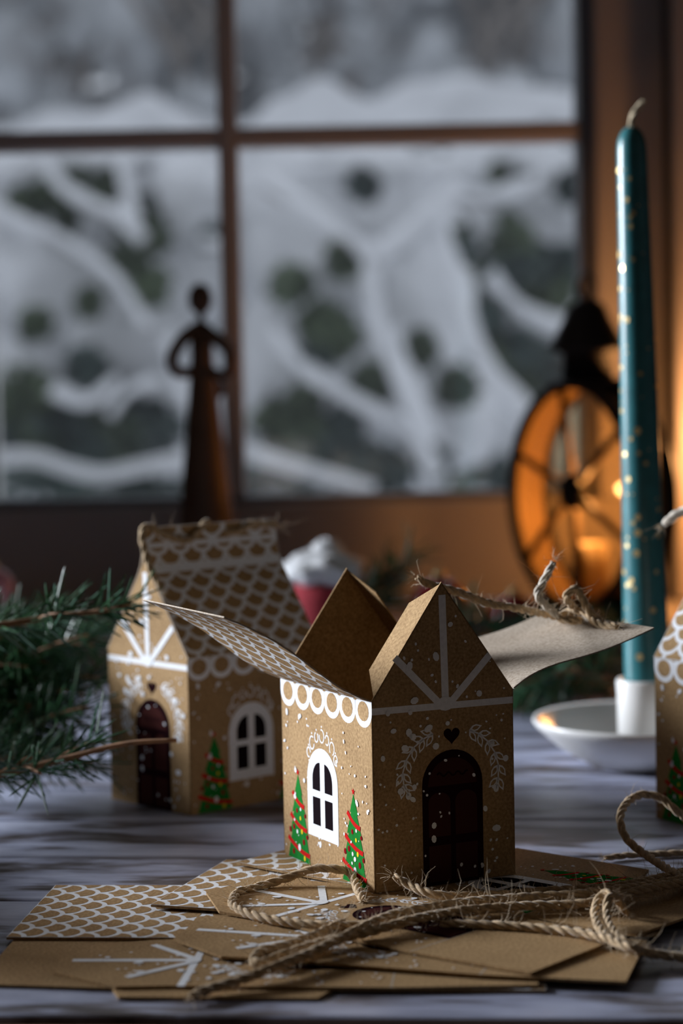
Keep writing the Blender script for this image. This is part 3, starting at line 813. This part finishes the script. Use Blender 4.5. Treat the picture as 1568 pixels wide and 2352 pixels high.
spots = [([(-200, 1560, .98), (-40, 1540, .98), (100, 1520, .985), (210, 1500, .99)], 'dark fir branch close above the middle of the fir heap'),
         ([(-200, 1640, .97), (-60, 1620, .97), (80, 1600, .975), (205, 1590, .98)], 'dark fir branch deep in the fir heap, left of the printed door'),
         ([(-180, 1720, .93), (-40, 1700, .93), (70, 1690, .94), (190, 1660, .95)], 'dark fir branch low in the fir heap near the table'),
         ([(-200, 1500, 1.05), (-40, 1470, 1.05), (100, 1450, 1.06), (230, 1460, 1.07)], 'dark fir branch at the back of the fir heap'),
         ([(-160, 1780, .90), (-60, 1770, .90), (30, 1760, .905), (110, 1745, .91)], 'short fir branch resting on the table below the fir heap'),
         ([(-200, 1600, 1.06), (-60, 1570, 1.06), (90, 1560, 1.07), (220, 1570, 1.08)], 'dark fir branch hidden behind the fir heap'),
         ([(-60, 1510, 1.00), (40, 1500, 1.00), (170, 1490, 1.005), (285, 1478, 1.01)], 'dark fir branch ending beside the white beam of the closed box'),
         ([(-60, 1580, .99), (50, 1575, .99), (180, 1565, .995), (295, 1560, 1.0)], 'dark fir branch ending beside the printed garland of the closed box'),
         ([(-80, 1660, .98), (40, 1655, .98), (170, 1645, .985), (290, 1640, .99)], 'dark fir branch pressed against the side of the closed box'),
         ([(-80, 1735, .95), (40, 1735, .95), (160, 1728, .955), (280, 1720, .96)], 'dark fir branch lying flat on the planks by the closed box')]
spots = [([(u - (90 if k < 6 else 160), v, y + .05) for u, v, y in pp], lab) for k, (pp, lab) in enumerate(spots)]
for k, (q, lab) in enumerate((([(-.46, .93, .030), (-.38, .90, .036), (-.30, .87, .034), (-.20, .85, .020)], 'added out-of-view fir branch shading the table, at the outer end of the fir heap'),
                              ([(-.44, .85, .024), (-.36, .83, .034), (-.28, .80, .030), (-.195, .79, .016)], 'added out-of-view fir branch shading the blanks, lying nearest the table edge'),
                              ([(-.48, .90, .050), (-.38, .865, .060), (-.29, .84, .056), (-.21, .82, .044)], 'added out-of-view fir branch shading the blanks, lying across two others'),
                              ([(-.46, 1.00, .050), (-.37, .965, .064), (-.28, .945, .064), (-.185, .93, .045)], 'added out-of-view fir branch shading the table, sloping down behind the others'),
                              ([(-.48, .86, .075), (-.39, .83, .088), (-.30, .81, .084), (-.22, .80, .062)], 'added out-of-view fir branch shading the blanks, uppermost of the outer heap'))):
    fir_branch(lab, [Vector(p) for p in q], 140 + k, twigs=7, twig_len=.05, dens=1100, nlen=.021, pale=.12)  # unseen branches, added left of the view to shade table and blanks
for k, (pp, lab) in enumerate(spots):
    fir_branch(lab, fp(pp), 30 + k, twigs=6, twig_len=.036, dens=1300, nlen=.021, pale=.08)
spots = [([(1010, 1560, 1.25), (1110, 1530, 1.25), (1230, 1520, 1.25), (1360, 1500, 1.25)], 'dark fir branch behind the open right flap'),
         ([(1420, 1600, 1.28), (1330, 1590, 1.27), (1240, 1600, 1.26), (1160, 1610, 1.25)], 'dark fir branch lying behind the candle dish'),
         ([(1500, 1480, 1.36), (1400, 1470, 1.35), (1290, 1480, 1.34), (1180, 1470, 1.33)], 'dark fir branch at the foot of the lantern'),
         ([(900, 1470, 1.32), (980, 1450, 1.32), (1080, 1440, 1.32), (1170, 1450, 1.32)], 'fir branch between the open box and the sill'),
         ([(700, 1440, 1.36), (790, 1400, 1.36), (850, 1360, 1.36), (880, 1335, 1.36)], 'fir sprig peeping over the back gable of the open box'),
         ([(1420, 1560, 1.20), (1340, 1545, 1.20), (1250, 1555, 1.20), (1180, 1560, 1.20)], 'dark fir branch right above the candle dish rim'),
         ([(420, 1420, 1.40), (520, 1415, 1.40), (640, 1420, 1.40), (740, 1410, 1.40)], 'fir branch behind the roof of the closed box')]
for k, (pp, lab) in enumerate(spots):
    fir_branch(lab, fp(pp), 60 + k, twigs=6, twig_len=.05, dens=1000, nlen=.021, pale=.12)

# ================================================================== things on and before the sill
def bauble(u, v, y, r, m, label):
    p = PY(u, v, y); root = thing('bauble', label, 'bauble', (p.x, p.y, p.z - r), 0, 'baubles in the fir garland')
    b = MB(); b.ball((0, 0, r), r, m, 24, 16); b.build('ball', root)
    b = MB(); b.lathe([(r*.22, r*1.94), (r*.22, r*2.18), (r*.12, r*2.22)], 'gold', 16); b.build('cap', root)
    b = MB(); b.tube([(r*.12 * math.cos(a), 0, r*2.3 + r*.12 * math.sin(a)) for a in [i * .6283 for i in range(11)]], r*.025, 'gold', 6, False); b.build('hanging_ring', root)
bauble(1010, 1395, 1.42, .020, 'bauble_red', 'glossy red bauble behind the gable of the open box')
bauble(1180, 1425, 1.40, .017, 'bauble_red', 'glossy red bauble under the twine of the open right flap')
bauble(-14, 1352, 1.40, .014, 'bauble_pink', 'dull pink bauble by the fir heap under the sill')

# red felt gnome hat with white fleece top
p = PY(742, 1300, 1.335)
gn = thing('felt_ornament', 'red felt ornament with a fluffy white top, on the table before the sill', 'ornament', (p.x, p.y, 0))
b = MB(); b.lathe([(.027, 0), (.028, .006), (.026, .030), (.022, .062), (.019, .068)], 'felt_red', 32); b.build('red_body', gn)
b = MB(); b.ball((0, 0, p.z - .002), .0245, 'fleece', 32, 20, .35, 14, (1, 1, .48), 3.1); b.build('fleece_top', gn)
b = MB(); b.ball((.003, 0, p.z + .008), .010, 'fleece', 20, 12, .3, 14, (1, 1, .9), 5.1); b.build('fleece_tuft', gn)

# wooden figurine
YA = 1.62
p = PY(478, 1200, YA); zs = SILL
fg = thing('wooden_figurine', 'slim dark wooden figurine with looped arms on the window sill', 'figurine', (p.x, YA, zs))
zt = lambda v: PY(478, v, YA).z - zs
xs = lambda u, v: PY(u, v, YA).x - p.x
wpx = lambda w: w / F * YA
b = MB()
bp = [(.0235, 0), (.0235, .004), (wpx(64), zt(1200)), (wpx(55), zt(1100)), (wpx(44), zt(1000)), (wpx(36), zt(920)), (wpx(30), zt(860)), (wpx(26), zt(820)), (wpx(27), zt(790)), (wpx(20), zt(765)), (wpx(9), zt(750)), (wpx(8), zt(735))]
b.lathe(bp, 'figure_wood', 32)
cx = xs(462, 760)
b.v = [(x + cx * min(1, zz / zt(800)), y, zz) for x, y, zz in b.v]; b.build('robe', fg)
b = MB(); b.lathe([(wpx(9), zt(742)), (wpx(8), zt(728)), (wpx(10), zt(716))], 'figure_wood', 16, (cx, 0, 0)); b.build('neck', fg)
b = MB(); b.ball((xs(460, 690), 0, zt(686)), wpx(31), 'figure_wood', 24, 16, squash=(.92, .92, 1.18)); b.build('head', fg)
for sgn, pp in ((-1, [(458, 752), (425, 775), (402, 810), (400, 840), (418, 856), (450, 850)]), (1, [(464, 752), (500, 780), (528, 810), (532, 845), (515, 862), (476, 852)])):
    b = MB(); q = spline([Vector((xs(u, v), -.004 - .010 * math.sin(math.pi * i / 5), zt(v))) for i, (u, v) in enumerate(pp)], .003)
    b.tube(q, [wpx(17) * (1 - .25 * i / len(q)) for i in range(len(q))], 'figure_wood', 12); b.build('arm', fg)
b = MB(); q = [Vector((xs(u, v), .010, zt(v))) for u, v in ((468, 880), (500, 872), (520, 885), (512, 905), (495, 925), (480, 920))]
b.prism([tuple(a) for a in q], (0, .004, 0), 'figure_wood'); b.build('wing', fg, .001)

# round lantern
YL = 1.585
lc = PY(1352, 1140, YL)
LR = .0830
lan = thing('round_lantern', 'round black iron lantern with a spoked wheel, with amber glass, on the window sill', 'lantern', (lc.x, YL, SILL), math.radians(-63))
lz = lc.z - SILL                       # height of the wheel centre
# local -y = wheel axis towards the room (turned right), local x in the ring plane
def ring(name, y, r, rad, m, seg=56):
    b = MB(); pts = [(r * math.cos(2*math.pi*i/seg), y, lz + r * math.sin(2*math.pi*i/seg)) for i in range(seg + 1)]; b.tube(pts, rad, m, 10, False); return b.build(name, lan)
HD = .015
def shell(name, r, m):
    b = MB(); seg = 56; vs = []; fs = []
    for y in (-HD, HD):
        for i in range(seg): vs.append((r * math.cos(2*math.pi*i/seg), y, lz + r * math.sin(2*math.pi*i/seg)))
    # open at the top so that the warm air and light reach the cap
    for i in range(seg):
        fs.append((i, (i+1) % seg, seg + (i+1) % seg, seg + i))
    b.add(vs, fs, m, True); return b.build(name, lan)
shell('drum_lining', LR - .002, 'lantern_brass')
ring('front_ring', -HD, LR, .0042, 'lantern_iron'); ring('back_ring', HD, LR, .0042, 'lantern_iron')
for nm, y in (('front_glass', -HD + .003), ('back_glass', HD - .003)):
    b = MB(); b.poly([((LR - .003) * math.cos(2*math.pi*i/48), y, lz + (LR - .003) * math.sin(2*math.pi*i/48)) for i in range(48)], 'lantern_glass' if nm == 'front_glass' else 'lantern_back_glass'); b.build(nm, lan)
b = MB(); b.ball((0, -HD, lz + .004), .014, 'lantern_iron', 20, 12, squash=(1, .5, 1)); b.build('hub', lan)
for k in range(6):
    a = math.radians(90 + 60 * k + 8); b = MB(); c = (math.cos(a), math.sin(a))
    b.tube([(c[0]*.010, -HD, lz + .004 + c[1]*.010), (c[0]*(LR-.002), -HD, lz + c[1]*(LR-.002))], .0030, 'lantern_brass', 8); b.build('spoke', lan)
b = MB(); b.box((-.045, -.028, lz - LR - .010), (.045, .028, lz - LR + .004), 'lantern_iron')
b.box((-.05, -.032, 0), (.05, .032, max(.006, lz - LR - .010)), 'lantern_iron'); b.build('foot', lan, .002)
ct = lz + LR - .004
b = MB(); b.lathe([(.031, ct), (.031, ct + .005), (.022, ct + .008)], 'lantern_iron', 40); b.build('top_plate', lan)
b = MB(); b.lathe([(.019, ct + .006), (.019, ct + .026), (.029, ct + .029), (.027, ct + .033), (.017, ct + .052), (.013, ct + .062), (.005, ct + .066)], 'lantern_iron', 32); b.build('cap', lan)
b = MB(); b.tube([(.010 * math.cos(a), 0, ct + .074 + .010 * math.sin(a)) for a in [i * .6283 for i in range(11)]], .0018, 'lantern_iron', 8, False); b.build('carry_ring', lan)
b = MB(); b.lathe([(.014, lz - LR + .004), (.014, lz - .035), (.010, lz - .034)], 'lantern_wax', 24); b.build('candle_stub', lan)

d = bpy.data.lights.new('lantern_bulb', 'POINT'); d.energy = .85; d.color = (1.0, .50, .19); d.shadow_soft_size = .004
o = bpy.data.objects.new('lantern_bulb', d); COL.objects.link(o); o.parent = lan; o.location = (0, -.0075, lz + .004)
# glass jar candle on the sill, right of the lantern
jp = Vector((.305, 1.615, SILL))
jar = thing('jar_candle', 'burning candle in an amber glass jar on the sill beyond the lantern', 'candle', jp)
b = MB(); b.lathe([(.030, 0), (.034, .002), (.035, .08), (.0345, .10)], 'lantern_glass', 40, cap1=False); b.build('jar', jar)
b = MB(); b.lathe([(.032, .003), (.033, .045), (.010, .046)], 'lantern_wax', 40); b.build('wax', jar)
b = MB(); b.lathe([(.0015, .048), (.005, .056), (.0035, .070), (.0004, .085)], 'flame', 16); b.build('flame', jar)
d = bpy.data.lights.new('jar_flame_light', 'POINT'); d.energy = 1.25; d.color = (1.0, .44, .14); d.shadow_soft_size = .01
o = bpy.data.objects.new('jar_flame_light', d); COL.objects.link(o); o.parent = jar; o.location = (0, 0, .125)

# ================================================================== the snowy garden
def lumpy_field(name, x0, x1, y0, y1, zf, n, m, nm='snow'):
    b = MB(); vs = []; fs = []
    nx, ny = n
    for j in range(ny + 1):
        for i in range(nx + 1):
            x = x0 + (x1-x0)*i/nx; y = y0 + (y1-y0)*j/ny; vs.append((x, y, zf(x, y)))
    for j in range(ny):
        for i in range(nx): a = j*(nx+1)+i; fs.append((a, a+1, a+nx+2, a+nx+1))
    b.add(vs, fs, nm, True); return b.build(name)
ground = lumpy_field('snowy_ground', -9, 9, 2.1, 26, lambda x, y: -.95 + .10 * noise.noise(Vector((x*.7, y*.7, 0))) + max(0, y - 7) * .10, (60, 60), None)
struct(ground)

def blob_cluster(b, pts, m, lump=.45, u=22, v=14):
    for k, (c, r, sq) in enumerate(pts): b.ball(c, r, m, u, v, lump, 11, sq, k * 1.37)
def leaf_clump(b, c, r, n, R, m, sz=.022):
    for i in range(n):
        d = Vector((R.gauss(0, 1), R.gauss(0, 1) * .6, R.gauss(0, 1))); d = d.normalized() * r * R.random() ** .5
        p = Vector(c) + d; a = Vector((R.gauss(0, 1), R.gauss(0, 1), R.gauss(0, 1))).normalized(); q = a.cross(Vector((R.gauss(0, 1), R.gauss(0, 1), R.gauss(0, 1)))).normalized()
        L = sz * R.uniform(.7, 1.4); w = L * .35
        b.add([p - a*L*.5, p + q*w, p + a*L*.5, p - q*w], [(0, 1, 2, 3)], m)
def snowy_branch(root, pts, y, r, R):
    """a bark rod with a thicker roll of snow on its upper side"""
    p = spline([PY(u, v, y) for u, v in pts], .02); base = Vector(root.location)
    b = MB(); b.tube([a - base for a in p], [r * .62] * len(p), 'bark', 8); br = b.build('branch', root)
    b = MB(); b.tube([a - base + Vector((0, -.002, r * .45)) for a in p], [r * (1.0 + .45 * noise.noise(Vector((a.x * 9, a.z * 9, r * 40)))) for a in p], 'snow', 10); b.build('snow_layer', br)
def shrub(label, base_u, y, blobs, leaves, branches, seed, group='snow-laden shrubs outside the window'):
    R = random.Random(seed); p = PY(base_u, 1000, y)
    root = thing('snowy_shrub', label, 'shrub', (p.x, y, -.92), 0, group); base = Vector(root.location)
    b = MB(); s = y / F
    L = []
    for u, v, ru, rv in blobs:
        c = PY(u, v, y + .18) - base; L.append((c, ru * s, (1, .7, rv / ru)))
    blob_cluster(b, L, 'snow'); b.build('snow_cover', root)
    for u, v, r, tone in leaves:
        c = PY(u, v, y - .10) - base; b = MB()
        leaf_clump(b, c, r * s, int(40 + r * 2.2), R, 'garden_leaf' if tone == 0 else 'garden_leaf_blue', .030 * y / 3.8); b.build('leaf_clump', root)['kind'] = 'stuff'
    for pts, w in branches: snowy_branch(root, pts, y - .18 - R.random() * .08, w * s * .5, R)
    b = MB(); b.tube([(0, .2, 0), (.02, .22, .4), (0, .23, 1.0)], [.03, .025, .015], 'bark', 8); b.build('trunk', root)
    return root
shrub('shrub bowed under a big round cap of snow, beyond the left panes', 180, 7.0,
      [(110, 650, 170, 130), (40, 880, 150, 130), (300, 760, 170, 190), (430, 480, 140, 120), (180, 470, 170, 90), (470, 640, 90, 110), (150, 390, 190, 70), (400, 930, 150, 110), (240, 620, 140, 110), (-60, 560, 150, 200), (-20, 430, 110, 90)],
      [(60, 470, 45, 0), (120, 450, 40, 0), (178, 408, 26, 0), (245, 425, 36, 0), (325, 520, 55, 0), (360, 550, 30, 0), (150, 505, 30, 0), (290, 595, 45, 0), (205, 695, 32, 0), (82, 745, 38, 0), (200, 850, 50, 1), (345, 660, 50, 0), (490, 545, 24, 1),
       (60, 930, 90, 0), (30, 990, 80, 1), (170, 1010, 90, 1), (270, 1000, 80, 0), (350, 990, 70, 1), (220, 1050, 60, 1), (330, 470, 26, 1), (100, 1040, 60, 0), (280, 930, 50, 1)],
      [([(-40, 470), (60, 520), (150, 560), (260, 640), (340, 760)], 30), ([(90, 330), (130, 420), (200, 470), (270, 500), (330, 560)], 32), ([(270, 340), (290, 430), (310, 520)], 30), ([(120, 900), (200, 930), (270, 880)], 34), ([(380, 780), (420, 900), (470, 1010)], 34), ([(250, 960), (300, 900), (370, 880)], 26), ([(460, 560), (520, 570)], 30)], 1)
shrub('shrub with arching snow-covered stems in the middle of the garden view', 760, 6.8,
      [(700, 470, 150, 130), (760, 600, 150, 110), (900, 480, 150, 120), (620, 820, 90, 150), (960, 720, 120, 200), (860, 400, 200, 60), (760, 950, 130, 90), (1010, 950, 140, 130), (640, 560, 90, 160), (880, 850, 90, 110), (700, 1040, 120, 60)],
      [(835, 425, 36, 1), (790, 600, 40, 0), (670, 655, 50, 0), (740, 740, 55, 0), (770, 770, 60, 0), (730, 810, 40, 1), (855, 880, 50, 0), (700, 920, 40, 0), (640, 970, 60, 0), (690, 1010, 70, 0), (740, 1040, 70, 1), (790, 980, 50, 1), (820, 1060, 60, 1), (960, 800, 40, 0), (600, 1070, 40, 1), (900, 1080, 50, 1), (1050, 890, 50, 0), (1000, 1060, 40, 1)],
      [([(600, 420), (690, 480), (780, 540), (860, 600)], 40), ([(860, 600), (920, 550), (1000, 480), (1060, 430)], 36), ([(1000, 500), (1030, 600), (1060, 720), (1110, 840), (1210, 960)], 46), ([(850, 560), (855, 680), (880, 800), (930, 900), (960, 1000), (1000, 1100)], 38), ([(700, 850), (800, 920), (900, 970), (960, 1010)], 38), ([(900, 760), (940, 880), (1000, 1020)], 36), ([(620, 760), (700, 860), (760, 900)], 26)], 2)
shrub('dense dark-leaved shrub under snow, behind the lantern', 1200, 7.6,
      [(1240, 470, 140, 110), (1180, 400, 160, 80), (1300, 780, 130, 110), (1110, 560, 110, 100), (1180, 700, 90, 110), (1200, 950, 160, 130), (1340, 560, 90, 160), (1080, 1050, 150, 80)],
      [(1040, 530, 36, 0), (1060, 590, 50, 1), (1080, 660, 50, 0), (1180, 550, 60, 0), (1220, 620, 65, 1), (1260, 660, 65, 0), (1290, 610, 50, 1), (1170, 610, 45, 1), (1110, 740, 50, 1), (1130, 820, 60, 0), (1190, 800, 50, 1), (1100, 780, 40, 0), (1150, 400, 24, 0), (1190, 415, 26, 1), (1310, 430, 36, 1), (1240, 830, 46, 1), (1200, 880, 40, 0), (1280, 870, 50, 1), (1150, 1090, 46, 1), (1060, 1080, 40, 0)],
      [([(1000, 440), (1120, 460), (1240, 420)], 34), ([(1120, 640), (1200, 720), (1290, 760)], 36), ([(1080, 880), (1160, 950), (1230, 1010)], 34)], 3)
# long snowy bough low across the panes
bo = thing('snowy_bough', 'long low bough carrying a ridge of snow, just outside the window', 'branch', (PY(300, 1090, 4.6).x, 4.6, PY(300, 1090, 4.6).z - .02))
for nm, pts in (('branch', [(-120, 1085), (0, 1062), (80, 1058), (160, 1085), (240, 1098), (330, 1080), (430, 1062), (540, 1045), (640, 1070), (740, 1098), (860, 1130)]),):
    snowy_branch(bo, pts, 4.6, 36 * 4.6 / F * .5, None)
Rb = random.Random(8); b = MB()
for i in range(26): leaf_clump(b, PY(Rb.uniform(-60, 900), Rb.uniform(1105, 1135), 4.68) - Vector(bo.location), .04, 40, Rb, 'garden_leaf_blue', .032)
b.build('leaf_clump', bo)['kind'] = 'stuff'

# snow-topped hedge behind the shrubs
def hedge_top(u):
    K = [(-400, 300), (0, 292), (130, 258), (220, 262), (350, 218), (410, 262), (520, 280), (570, 275), (640, 228), (740, 172), (850, 228), (950, 192), (1080, 168), (1130, 200), (1330, 210), (1700, 230), (2400, 240)]
    for (a, va), (b_, vb) in zip(K, K[1:]):
        if a <= u <= b_:
            t = (u - a) / (b_ - a); t = t * t * (3 - 2 * t); return va + (vb - va) * t
    return K[0][1] if u < K[0][0] else K[-1][1]
YH = 9.8
hd = thing('snowy_hedge', 'tall hedge buried under rounded snow, behind the garden shrubs', 'hedge', (0, YH, -.9))
b = MB(); vs = []; fs = []; NX, NZ = 120, 26
for i in range(NX + 1):
    u = -400 + 2800 * i / NX; p = PY(u, hedge_top(u), YH); x, zt_ = p.x, p.z + .9
    for j in range(NZ + 1):
        t = j / NZ                                        # front foot -> top -> back foot
        ang = math.pi * t; yy = -.9 * math.cos(ang); zz = zt_ * min(1, math.sin(ang) ** .35 if math.sin(ang) > 0 else 0)
        w = .28 * noise.noise(Vector((x * 1.4, zz * 1.4, 1))) + .12 * noise.noise(Vector((x * 3.5, zz * 3.5, 4)))
        vs.append((x, yy - w * math.sin(ang) ** .5 if ang < math.pi else yy, zz + (.0 if j in (0, NZ) else .03 * noise.noise(Vector((x * 5, zz * 5, 9))))))
for i in range(NX):
    for j in range(NZ): a = i*(NZ+1)+j; fs.append((a, a+NZ+1, a+NZ+2, a+1))
b.add(vs, fs, 'hedge_snow', True); b.build('snow_cover', hd)
Rh = random.Random(5); b = MB()
for i in range(70):
    u = Rh.uniform(-100, 1500); v = Rh.uniform(330, 1100); leaf_clump(b, PY(u, v, YH - 1.05) - Vector((0, YH, -.9)), .09, 26, Rh, 'garden_leaf_blue', .06)
b.build('leaf_clump', hd)['kind'] = 'stuff'
# hoar-white trees far behind
for k, (u, w, y) in enumerate(((-150, 360, 14.4), (180, 360, 18.4), (480, 340, 14.4), (800, 400, 18.4), (1120, 360, 14.4), (1420, 400, 18.4))):
    p = PY(u, 400, y); lab = ['frosted grey tree far off, nearest the outer edge of the left panes', 'frosted grey tree far off above the low dip of the hedge', 'frosted grey tree far off behind the window mullion', 'frosted grey tree far off over the rounded hedge hump', 'frosted grey tree far off over the broad hedge hump', 'frosted grey tree far off behind the window frame stile', 'frosted grey tree far off, hidden by the window casing'][k]
    root = thing('frosted_tree', lab, 'tree', (p.x, y, -.95), 0, 'frosted trees beyond the hedge'); R = random.Random(90 + k); b = MB(); s = y / F
    for i in range(26):
        c = Vector((R.uniform(-.5, .5) * w * s, R.uniform(-.4, .4), PY(u, R.uniform(-420, 420), y).z + .95)); b.ball(c, R.uniform(60, 120) * s, 'far_tree', 16, 10, .7, 13, (1, 1, R.uniform(.7, 1.3)), i * 2.1 + k)
    b.build('crown', root)
    b = MB(); b.tube([(0, 0, 0), (.05, 0, 1.2), (0, 0, 3.0)], [.10, .08, .04], 'bark', 8); b.build('trunk', root)
    for i in range(5):
        q = [Vector((0, -.2, PY(u, 300, y).z + .95)), Vector((R.uniform(-.3, .3), -.55, PY(u, 150, y).z + .95)), Vector((R.uniform(-.6, .6), -.6, PY(u, -50, y).z + .95))]
        b = MB(); b.tube(spline(q, .08), .036, 'bark', 6); b.build('bough', root)
